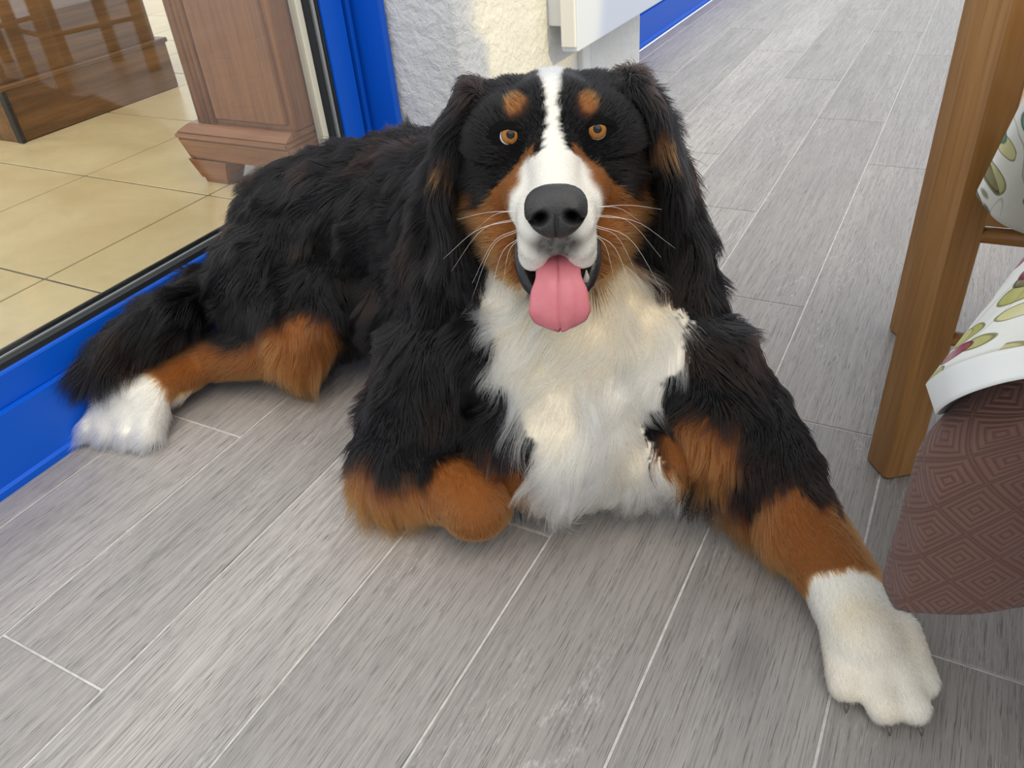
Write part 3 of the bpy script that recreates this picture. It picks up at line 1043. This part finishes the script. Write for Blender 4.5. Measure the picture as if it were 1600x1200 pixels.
TRI = tri_data()
q = HL(V)
xq, yq, zq = q.T
face = sum(RW[r] for r in ('head', 'muzzle'))
dens = 115e3 + 420e3 * face + 230e3 * RW['paw'] + 180e3 * RW['farm_r'] + 140e3 * RW['farm_l'] + 120e3 * RW['cheek'] + 100e3 * (RW['shank'] + RW['hpaw'])
for e in EYES:
    d = HL(V) - HL(e[None])[0]
    dens = dens * (np.hypot(d[:, 0] / .0146, d[:, 2] / .0112) > 1)
dn = np.abs((q - W_([0, -.140, -.026])) / W_([.032, .03, .026]))
dens = dens * (np.linalg.norm(dn, axis=1) > 1)
mouth = (np.abs(xq) < .036) & (yq < .0) & (zq < -.106) & (zq > -.142) & (RW['cheek'] < .4)
dens = dens * ~mouth
p0, p1, p2 = V[TRI[:, 0]], V[TRI[:, 1]], V[TRI[:, 2]]
area = .5 * np.linalg.norm(np.cross(p1 - p0, p2 - p0), axis=1)
wt = area * dens[TRI].mean(1)
wt[dens[TRI].min(1) <= 0] = 0
NH = int(wt.sum())
pick = rng.choice(len(TRI), NH, p=wt / wt.sum())
u = rng.random((NH, 2)); fl_ = u.sum(1) > 1; u[fl_] = 1 - u[fl_]
bc = np.stack([1 - u.sum(1), u[:, 0], u[:, 1]], 1)
def interp(A): return (A[TRI[pick]] * (bc[:, :, None] if A.ndim == 2 else bc)).sum(1)
R0, N0 = interp(V), interp(VN)
N0 /= np.linalg.norm(N0, axis=1)[:, None]
VN_now = N0
RH, FH, LH = fields(R0, N0)
CH = coat(R0, RH)
RG = lambda *k: sum(RH[r] for r in k)
long_ = RG('chest', 'neck', 'body', 'thigh', 'tail', 'arm', 'ear', 'ruff') + .7 * RG('hpaw')
short_ = RG('head', 'muzzle', 'paw', 'farm_r', 'farm_l', 'shank')
# special tufts
def near(c, r): return np.exp(-(np.linalg.norm(R0 - c, axis=1) / r) ** 2)
LH = LH + .055 * near(at(590, 770, 1.16), .06) + .060 * near(at(1150, 810, 1.06), .05) + .05 * near(at(480, 580, 1.40), .05) + .03 * near(at(1350, 880, 1.02), .04)
LH = LH + .02 * near(H(-.12, .06, -.10), .07) + .025 * near(H(.12, .06, -.10), .07)
LH *= rng.uniform(.65, 1.15, NH) * (.8 + .4 * vnoise(R0, 40, 50))
# growth direction: flow laid into the skin plane, bent by slow waves
FH = FH / (np.linalg.norm(FH, axis=1)[:, None] + 1e-9)
wave = vn3(R0, 8, 60) * .42 + vn3(R0, 24, 70) * .26
FH = FH + wave * long_[:, None] + vn3(R0, 30, 75) * .18
Tn = FH - N0 * (FH * N0).sum(1)[:, None]
Tn /= np.linalg.norm(Tn, axis=1)[:, None] + 1e-9
lift = .34 + .22 * long_ - .12 * RG('muzzle') + rng.normal(0, .07, NH)
D0 = Tn + N0 * np.clip(lift, .1, 1)[:, None] + rng.normal(0, .10, (NH, 3)) * (.5 + .5 * long_)[:, None]
D0 /= np.linalg.norm(D0, axis=1)[:, None]
NP = 7
ts = np.linspace(0, 1, NP)
PTS = np.zeros((NH, NP, 3))
PTS[:, 0] = R0 - N0 * .001
grav = W_([0, 0, -1.0])
d = D0.copy()
for k in range(1, NP):
    cur = vn3(PTS[:, k - 1], 34, 80) * (.24 * long_ + .14 * RG('chest'))[:, None]
    d = d + cur + grav * (.10 * long_)[:, None] - N0 * (.05 * long_)[:, None]
    d /= np.linalg.norm(d, axis=1)[:, None]
    PTS[:, k] = PTS[:, k - 1] + d * (LH / (NP - 1))[:, None]
# clumping: every hair leans to the nearest guide hair
from mathutils.kdtree import KDTree
ng = NH // 22
gid = rng.choice(NH, ng, replace=False)
kd = KDTree(ng)
for i, g in enumerate(gid): kd.insert(R0[g], i)
kd.balance()
own = np.array([kd.find(p)[1] for p in R0])
cl = (.66 * long_ + .10 * RG('chest') + .25 * short_) * rng.uniform(.5, 1.1, NH)
same = np.linalg.norm(CH - CH[gid[own]], axis=1) < .15
cl *= np.where(same, 1, .25)
G_ = PTS[gid[own]]
wgt = (cl[:, None] * ts[None] ** 1.3)[:, :, None]
PTS = PTS * (1 - wgt) + (G_ + (R0 - R0[gid[own]])[:, None, :] * .30) * wgt
PTS[:, :, 2] = np.maximum(PTS[:, :, 2], .0015 + .003 * rng.random(NH)[:, None])
# keep clear of the door frame
PTS[:, :, 0] = np.maximum(PTS[:, :, 0], -1.236)
cvar = (1 + rng.normal(0, .14, NH))[:, None]
CH = np.clip(CH * cvar, .0025, .93)


def hair_object(name, pts, cols, r0, mat):
    n, k, _ = pts.shape
    hc = bpy.data.hair_curves.new(name)
    hc.add_curves([k] * n)
    hc.attributes['position'].data.foreach_set('vector', np.ascontiguousarray(pts, np.float32).ravel()) if 'position' in hc.attributes else hc.position_data.foreach_set('vector', pts.astype(np.float32).ravel())
    ra = hc.attributes.get('radius') or hc.attributes.new('radius', 'FLOAT', 'POINT')
    prof = np.interp(np.linspace(0, 1, k), [0, .55, 1], [1, .85, .12])
    ra.data.foreach_set('value', (np.asarray(r0).reshape(-1, 1) * prof[None]).astype(np.float32).ravel())
    c = hc.attributes.new('coat', 'FLOAT_COLOR', 'CURVE')
    c.data.foreach_set('color', np.concatenate([cols, np.ones((n, 1))], 1).astype(np.float32).ravel())
    hc.materials.append(mat)
    o = bpy.data.objects.new(name, hc)
    COL.objects.link(o)
    return o


fm = NT('dog_fur')
hn = fm.n('ShaderNodeBsdfHairPrincipled', _model='CHIANG', _parametrization='COLOR')
fm.set(hn.inputs['Color'], fm.n('ShaderNodeAttribute', _attribute_name='coat').outputs['Color'])
hn.inputs['IOR'].default_value = 1.38
hn.inputs['Roughness'].default_value = .40
hn.inputs['Radial Roughness'].default_value = .45
fm.t.links.new(hn.outputs[0], fm.out.inputs[0])
rad = .00026 + .00016 * long_ - .00006 * RG('muzzle')
fur = dpt(hair_object('fur', PTS, CH, rad, fm.m))
tag(fur, 'long wavy tricolour coat', None, None, 'stuff')
print('strands', NH, 'verts', nv)
def hpart(name, v, f, mat, parent=None):
    """mesh given in head coordinates"""
    W = O_H + np.asarray(v) @ HM.T
    me = bpy.data.meshes.new(name)
    me.from_pydata([tuple(p) for p in W], [], [tuple(int(k) for k in q_) for q_ in f])
    me.update()
    o = link(name, me, mat, None, smooth=True)
    if parent is None: dpt(o)
    else:
        o.parent = parent
        o.matrix_parent_inverse = Matrix.Identity(4)
    return o


# ---- nose leather
nv_, nf_ = ico(6)
x, y, z = nv_.T
sq = lambda a, k: np.sign(a) * np.abs(a) ** k
P = np.stack([sq(x, .80) * .0305, sq(y, .85) * .021, sq(z, .85) * .0255], 1)
P[:, 0] *= 1 - .22 * sstep(0, -.0255, P[:, 2]) + .04 * sstep(0, .02, P[:, 2])
frontm = sstep(.006, -.012, P[:, 1])
pit = np.zeros(len(P))
for s in (-1, 1):
    dx, dz = P[:, 0] - s * .0155, P[:, 2] + .0035
    d = np.hypot(dx / .0072, (dz + .25 * s * dx) / .0062)
    P[:, 1] += .016 * np.exp(-d ** 3) * frontm
    pit = np.maximum(pit, np.exp(-(d / 1.05) ** 4) * frontm)
    slit = np.hypot((P[:, 0] - s * .0245) / .0055, (P[:, 2] + .0085) / .0032)
    P[:, 1] += .008 * np.exp(-slit ** 2) * frontm
    pit = np.maximum(pit, .9 * np.exp(-slit ** 2) * frontm)
    wing = np.hypot((P[:, 0] - s * .021) / .009, (P[:, 2] - .004) / .010)
    P[:, 1] -= .0035 * np.exp(-wing ** 2) * frontm
P[:, 1] += .0042 * np.exp(-(P[:, 0] / .0016) ** 2) * sstep(.006, -.006, P[:, 2]) * frontm
P += np.stack([vnoise(P, 700, 90) - .5] * 3, 1) * .0006
a = -.18
P = P @ np.array([[1, 0, 0], [0, math.cos(a), -math.sin(a)], [0, math.sin(a), math.cos(a)]]).T
P += W_([0, -.133, -.033])
nm = NT('nose_leather')
tcn = nm.n('ShaderNodeTexCoord').outputs['Object']
pb = nm.n('ShaderNodeTexVoronoi', Vector=tcn, Scale=900.0).outputs['Distance']
npt = nm.n('ShaderNodeAttribute', _attribute_name='nostril').outputs['Fac']  # shade inside the nose holes painted into colour and gloss
nm.p(Base_Color=nm.mix(npt, nm.mix(pb, C(.018, .017, .018), C(.034, .032, .033)), C(.002, .002, .002)), Roughness=nm.math('MULTIPLY_ADD', npt, .5, .42), Specular_IOR_Level=nm.math('MULTIPLY_ADD', npt, -.5, .5))
nm.bump(pb, .5, .0008)
nose = hpart('nose', P, nf_, nm.m)
tag(nose, 'black pebbled nose')
nose.data.attributes.new('nostril', 'FLOAT', 'POINT').data.foreach_set('value', pit.astype(np.float32))

# ---- eyes
VIEW = W_([0, -.93, .36])
em = NT('amber_eye')
ax_ = em.n('ShaderNodeAttribute', _attribute_name='iris').outputs['Fac']
fib = em.noise(em.n('ShaderNodeTexCoord').outputs['Object'], 900, 3).outputs[0]
ic = em.mix(fib, C(.19, .070, .012), C(.40, .165, .032))
ec = em.mix(em.math('GREATER_THAN', ax_, .42), C(.006, .005, .005), ic)
ec = em.mix(em.ramp(ax_, [(.86, 0.0), (.98, 1.0)]), ec, C(.035, .014, .006))
ec = em.mix(em.math('GREATER_THAN', ax_, 1.0), ec, C(.62, .57, .54))
em.p(Base_Color=ec, Roughness=.04, Specular_IOR_Level=.25)
lidm = plain('eyelid_rim', C(.003, .0028, .0028), .7, .06)
for s, gz in ((-1, W_([.13, -.90, .42])), (1, W_([.02, -.90, .46]))):
    gz = gz / np.linalg.norm(gz)
    fw_ = W_([s * .10, -.95, .28]); fw_ /= np.linalg.norm(fw_)
    st = H(*(W_([s * .049, 0, .001]) + fw_ * .08))
    hit = BVH.ray_cast(Vector(st), Vector(HM @ -fw_))[0]
    ce = HL(np.array(hit)[None])[0] - fw_ * .0122
    v, f = ico(5)
    ca_ = v @ gz
    rr = np.where(ca_ > .72, 1 + .03 * sstep(.72, 1, ca_), 1)
    ey = hpart('eye', ce + v * rr[:, None] * .0148, f, em.m)
    tag(ey, 'glossy amber brown eye')
    at_ = ey.data.attributes.new('iris', 'FLOAT', 'POINT')
    at_.data.foreach_set('value', (np.arccos(np.clip(ca_, -1, 1)) / .76).astype(np.float32))
    # eyelids: almond opening on the ball, rolled rim, skirt running into the skin
    fx = W_([s * 1.0, 0, 0])
    fx = fx - fw_ * (fx @ fw_); fx /= np.linalg.norm(fx)
    fu = np.cross(fw_, fx)
    if fu[2] < 0: fu = -fu
    vs, fs = [], []
    n_, loops = 36, ((.97, .0143), (1.0, .0158), (1.10, .0163), (1.25, .0152), (1.45, .0142), (1.75, .0090))
    for sc_, hh in loops:
        for k in range(n_):
            t = 2 * math.pi * k / n_
            a_ = .0128 * math.cos(t)
            b_ = (.0074 if math.sin(t) > 0 else .0096) * math.sin(t) * (1 - .12 * abs(math.cos(t)))
            d2 = math.hypot(a_, b_)
            base_h = math.sqrt(max(.0148 ** 2 - d2 * d2, 1e-6)) / .0148
            hgt = hh * base_h if sc_ < 1.2 else hh * (.55 * base_h + .45 * .75)
            tilt = .0022 * (a_ / .0106) * (1 if sc_ > .9 else 0)
            vs.append(ce + (fx * (a_ * sc_) + fu * (b_ * sc_ + tilt * 0)) + fw_ * hgt)
    for r_ in range(len(loops) - 1):
        for k in range(n_):
            fs.append((r_ * n_ + k, r_ * n_ + (k + 1) % n_, (r_ + 1) * n_ + (k + 1) % n_, (r_ + 1) * n_ + k))
    hpart('eyelid', vs, fs, lidm, ey)

# ---- tongue
cl_ = catmull([(0, .01, -.098), (0, -.05, -.102), (0, -.096, -.106), (0, -.117, -.117), (0, -.126, -.134), (0, -.128, -.152), (0, -.124, -.167)], 40)
hw_ = np.interp(np.linspace(0, 1, 40), [0, .3, .45, .55, .66, .78, .86, .91, .95, .98, 1], [.018, .021, .022, .0265, .0300, .0305, .0285, .0250, .0200, .0135, .006])
vs, fs = [], []
nw = 25
for i in range(40):
    tg = cl_[min(i + 1, 39)] - cl_[max(i - 1, 0)]; tg /= np.linalg.norm(tg)
    nr = np.cross(W_([1, 0, 0]), tg)
    for k in range(nw):
        u_ = k / (nw - 1) * 2 - 1
        t_i = i / 39
        hgt = -.0030 * math.exp(-(u_ / .10) ** 2) + .0045 * (1 - abs(u_) ** 2.2) - .003 * u_ * u_ * t_i
        hgt += .0011 * math.sin(u_ * 14 + 3 * t_i) * t_i * (1 - abs(u_)) * (abs(u_) > .12)
        notch = .004 * math.exp(-(u_ / .12) ** 2) if i == 39 else 0
        vs.append(cl_[i] + W_([u_ * hw_[i] * (1 + .03 * math.sin(i * .9) * t_i), 0, 0]) - nr * hgt * (1 if nr[1] > 0 else -1) - tg * notch)
nf0 = 40 * nw
for i in range(39):
    for k in range(nw - 1):
        fs.append((i * nw + k, i * nw + k + 1, (i + 1) * nw + k + 1, (i + 1) * nw + k))
tm = NT('pink_tongue')
tn = tm.n('ShaderNodeTexCoord').outputs['Object']
tm.p(Base_Color=tm.mix(tm.noise(tn, 60, 3).outputs[0], C(.52, .135, .165), C(.66, .22, .25)), Roughness=.42, Subsurface_Weight=.25, Subsurface_Radius=(.01, .004, .003), Subsurface_Scale=.3)
tm.bump(tm.noise(tn, 1200, 2).outputs[0], .3, .0006)
tongue = hpart('tongue', vs, fs, tm.m)
md = tongue.modifiers.new('thickness', 'SOLIDIFY'); md.thickness = .006; md.offset = 0
tag(tongue, 'pink tongue hanging out')

# ---- mouth lining, lips, tooth
lm = NT('black_lip')
lm.p(Base_Color=C(.014, .012, .013), Roughness=.28)
lm.bump(lm.noise(lm.n('ShaderNodeTexCoord').outputs['Object'], 220, 3).outputs[0], .5, .002)
def hl(name, pts, rad_, mat):
    o = tube(name, [tuple(H(*p)) for p in catmull(pts, 14)], list(np.interp(np.linspace(0, 1, 14), np.linspace(0, 1, len(rad_)), rad_)), mat, None, 12)
    return dpt(o)
for s in (-1, 1):
    hl('lip', [(s * .040, -.004, -.100), (s * .040, -.040, -.114), (s * .037, -.060, -.130), (s * .029, -.072, -.146), (s * .012, -.078, -.155)], [.006, .009, .010, .008, .005], lm.m)
hl('mouth_lining', [(0, .02, -.105), (0, -.03, -.114), (0, -.066, -.128)], [.026, .026, .020], plain('dark_gum', C(.030, .010, .010), .4))
toothm = plain('ivory', C(.75, .70, .58), .3)
hl('tooth', [(.0300, -.074, -.138), (.0305, -.081, -.130), (.0300, -.084, -.121)], [.0034, .0028, .0006], toothm)

# ---- whiskers
wm = plain('whisker_white', C(.85, .82, .78), .4)
cu = bpy.data.curves.new('whiskers', 'CURVE')
cu.dimensions = '3D'
cu.bevel_depth = .00022
cu.bevel_resolution = 1
for s in (-1, 1):
    for (yy_, zz_, out, dn_, bk) in ((-.085, -.050, .075, -.015, .02), (-.095, -.056, .085, -.045, .01), (-.080, -.060, .070, -.060, .02), (-.100, -.064, .062, -.070, .0),
                                     (-.090, -.070, .052, -.075, .01), (-.105, -.072, .038, -.075, -.005), (-.075, -.054, .050, -.030, .025), (-.098, -.076, .022, -.070, .0)):
        a_ = W_([s * .040, yy_, zz_])
        k_ = random.uniform(.8, 1.15)
        pts = catmull([a_, a_ + W_([s * out * .5, bk * .4, dn_ * .22]) * k_, a_ + W_([s * out, bk, dn_]) * k_], 10)
        sp_ = cu.splines.new('POLY'); sp_.points.add(9)
        for i, p_ in enumerate(pts):
            sp_.points[i].co = (*H(*p_), 1); sp_.points[i].radius = 1.0 - .75 * i / 9
cu.materials.append(wm)
wo = bpy.data.objects.new('whiskers', cu); COL.objects.link(wo); dpt(wo)
tag(wo, 'long thin white whiskers', None, None, 'stuff')

# ---- claws
cm = plain('horn_claw', C(.10, .085, .07), .35)
for e, dr in TOES:
    dr = W_([dr[0], dr[1], -.10]); dr /= np.linalg.norm(dr)
    b0 = e + dr * .013 + W_([0, 0, -.004])
    dpt(tube('claw', [tuple(b0), tuple(b0 + dr * .010 + W_([0, 0, .001])), tuple(b0 + dr * .0125 + W_([0, 0, -.004]))], [.0032, .0028, .0010], cm, None, 10))
